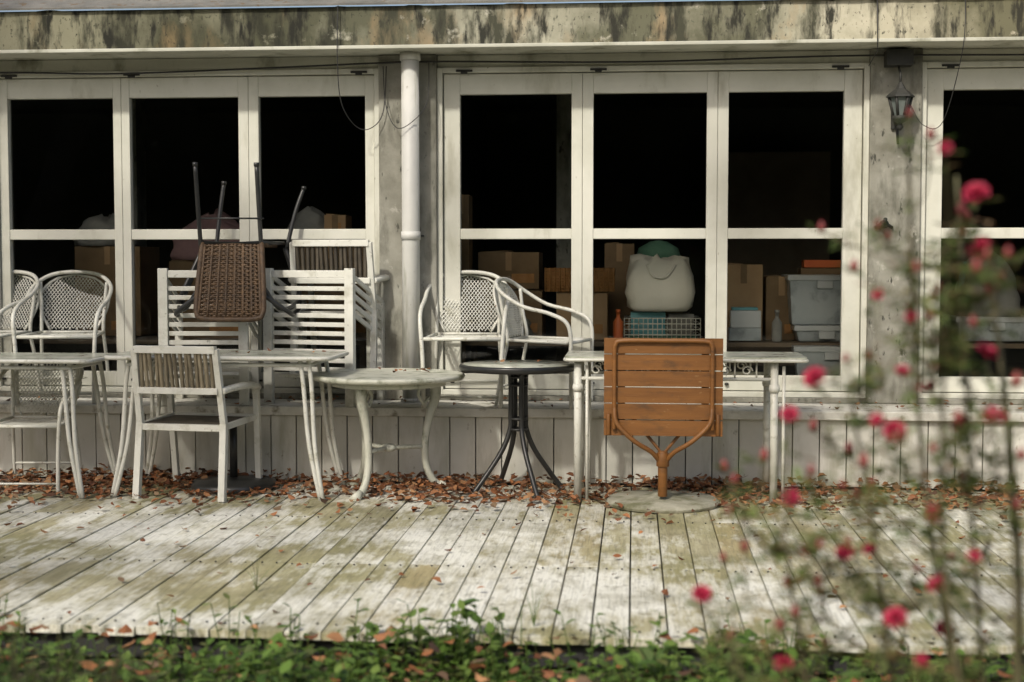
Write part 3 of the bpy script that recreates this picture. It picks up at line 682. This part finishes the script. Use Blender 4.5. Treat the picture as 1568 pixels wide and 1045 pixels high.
# ------------------------------------------------------------------ trees behind the viewer
def crown(c,cx,cy,cz,rx,ry,rz,nc,nl,cr,ls,limbs,root,mt='leafd',sel=None):
    cs=[]
    while len(cs)<nc:
        p=Vector((R(-1,1),R(-1,1),R(-1,1)))
        if p.length<1 and p.length>.15:
            q=Vector((cx+p.x*rx,cy+p.y*ry,cz+p.z*rz))
            if sel and not sel(q): continue
            cs.append(q)
    for q in cs:
        r=cr*R(.6,1.3)
        for k in range(nl):
            d=Vector((random.gauss(0,1),random.gauss(0,1),random.gauss(0,.7)))*.5*r
            a=R(0,6.28); dd=Vector((math.cos(a),math.sin(a),R(-.8,.3)))
            s_=ls*R(.6,1.3); c.leaf4(q+d,dd,Vector((R(-.5,.5),R(-.5,.5),1)),s_,s_*.6,mt)
    rt=Vector(root)
    for q in random.sample(cs,min(limbs,len(cs))):
        mid=(rt+q)/2+Vector((R(-.3,.3),R(-.3,.3),R(0,.4))); pa=sm([rt,mid,q],5)
        c.tube(pa,[.05*(1-.85*i/len(pa))+.006 for i in range(len(pa))],'bark',6)
def sel(q):  # shapes the unseen crown: shades the left wall, leaves a sun gap for the deck
    if (q.x+4.4)**2+((q.y+8.6)/.8)**2<1.3**2: return False
    if q.y<-10.1: return random.random()<.08
    if q.x<-4.8 and q.y>-7.2: return True
    return random.random()<.36
c=MB(); c.tube(sm([(-8.6,-10.5,-.15),(-8.4,-10.3,1.6),(-7.6,-9.9,3.4),(-6.3,-9.2,5.2)],6),[.26-.006*i for i in range(19)],'bark',12)
crown(c,-5.0,-7.7,6.8,5.2,4.2,.8,66,58,.5,.14,14,(-6.3,-9.2,5.2),sel=sel); c.obj('shade_tree')
c=MB(); c.tube(sm([(0,0,-.15),(.1,0,1.6),(-.05,.1,3.6),(0,0,5.5)],6),[.24-.007*i for i in range(19)],'bark',12)
crown(c,0,0,5.6,3.4,2.6,2.8,110,34,.8,.3,20,(0,0,3.4)); t0=c.obj('background_tree'); t0.location=(0,-21,0)
for k,(X,Y,rz,s_) in enumerate(((-6.5,-20.5,1.2,1.0),(6.2,-21,2.3,1.05),(-13,-22,3.5,1.1))):
    o_=bpy.data.objects.new('background_tree',t0.data); sc.collection.objects.link(o_); o_.location=(X,Y,0); o_.rotation_euler=(0,0,rz); o_.scale=(s_,)*3
c=MB()
for i in range(7600):
    x=R(-20,14); z=R(-.1,5.6); y=-17.5+R(-.6,.5)+.6*noise.noise(Vector((x*.5,z*.5,0)))
    if z>5.0 and noise.noise(Vector((x*.7,3,0)))<(z-5.4): continue
    a=R(0,6.28); s_=R(.2,.42); c.leaf4(Vector((x,y,z)),Vector((math.cos(a),math.sin(a),R(-.6,.6))),Vector((0,0,1)),s_,s_*.55,'leafd')
c.box(-20,14,-18.8,-18.2,-.14,4.55,'hedge_backing'); c.obj('hedge')  # unseen solid panel added behind the leaves to keep sky out of the panes

# ------------------------------------------------------------------ light
el,az=rad(42),rad(24)
to=Vector((-math.sin(az)*math.cos(el),-math.cos(az)*math.cos(el),math.sin(el)))
su=bpy.data.lights.new('sun','SUN'); su.energy=3.5; su.angle=rad(3.0); su.color=(1,.945,.84)
so=bpy.data.objects.new('sun',su); sc.collection.objects.link(so); so.rotation_euler=to.to_track_quat('Z','Y').to_euler(); so.location=(-5,-12,12)
w=bpy.data.worlds.new('World'); sc.world=w; w.use_nodes=True; nt=w.node_tree
sky=nt.nodes.new('ShaderNodeTexSky'); sky.sky_type='NISHITA'; sky.sun_disc=False; sky.sun_elevation=el; sky.sun_rotation=math.atan2(to.x,to.y)
sky.air_density=1; sky.dust_density=4.5; sky.ozone_density=.3
bg=nt.nodes['Background']; bg.inputs[1].default_value=.145; nt.links.new(sky.outputs[0],bg.inputs[0])
sc.view_settings.view_transform='Standard'; sc.view_settings.look='None'; sc.view_settings.exposure=0
# ------------------------------------------------------------------ camera
cam=bpy.data.cameras.new('camera'); co=bpy.data.objects.new('camera',cam); sc.collection.objects.link(co); sc.camera=co
co.location=(0,-8.2,1.3); co.rotation_euler=(rad(90-3.2),0,rad(4.9)); cam.lens=50; cam.sensor_width=36; cam.clip_end=500
cam.dof.use_dof=True; cam.dof.focus_distance=8.0; cam.dof.aperture_fstop=1.8
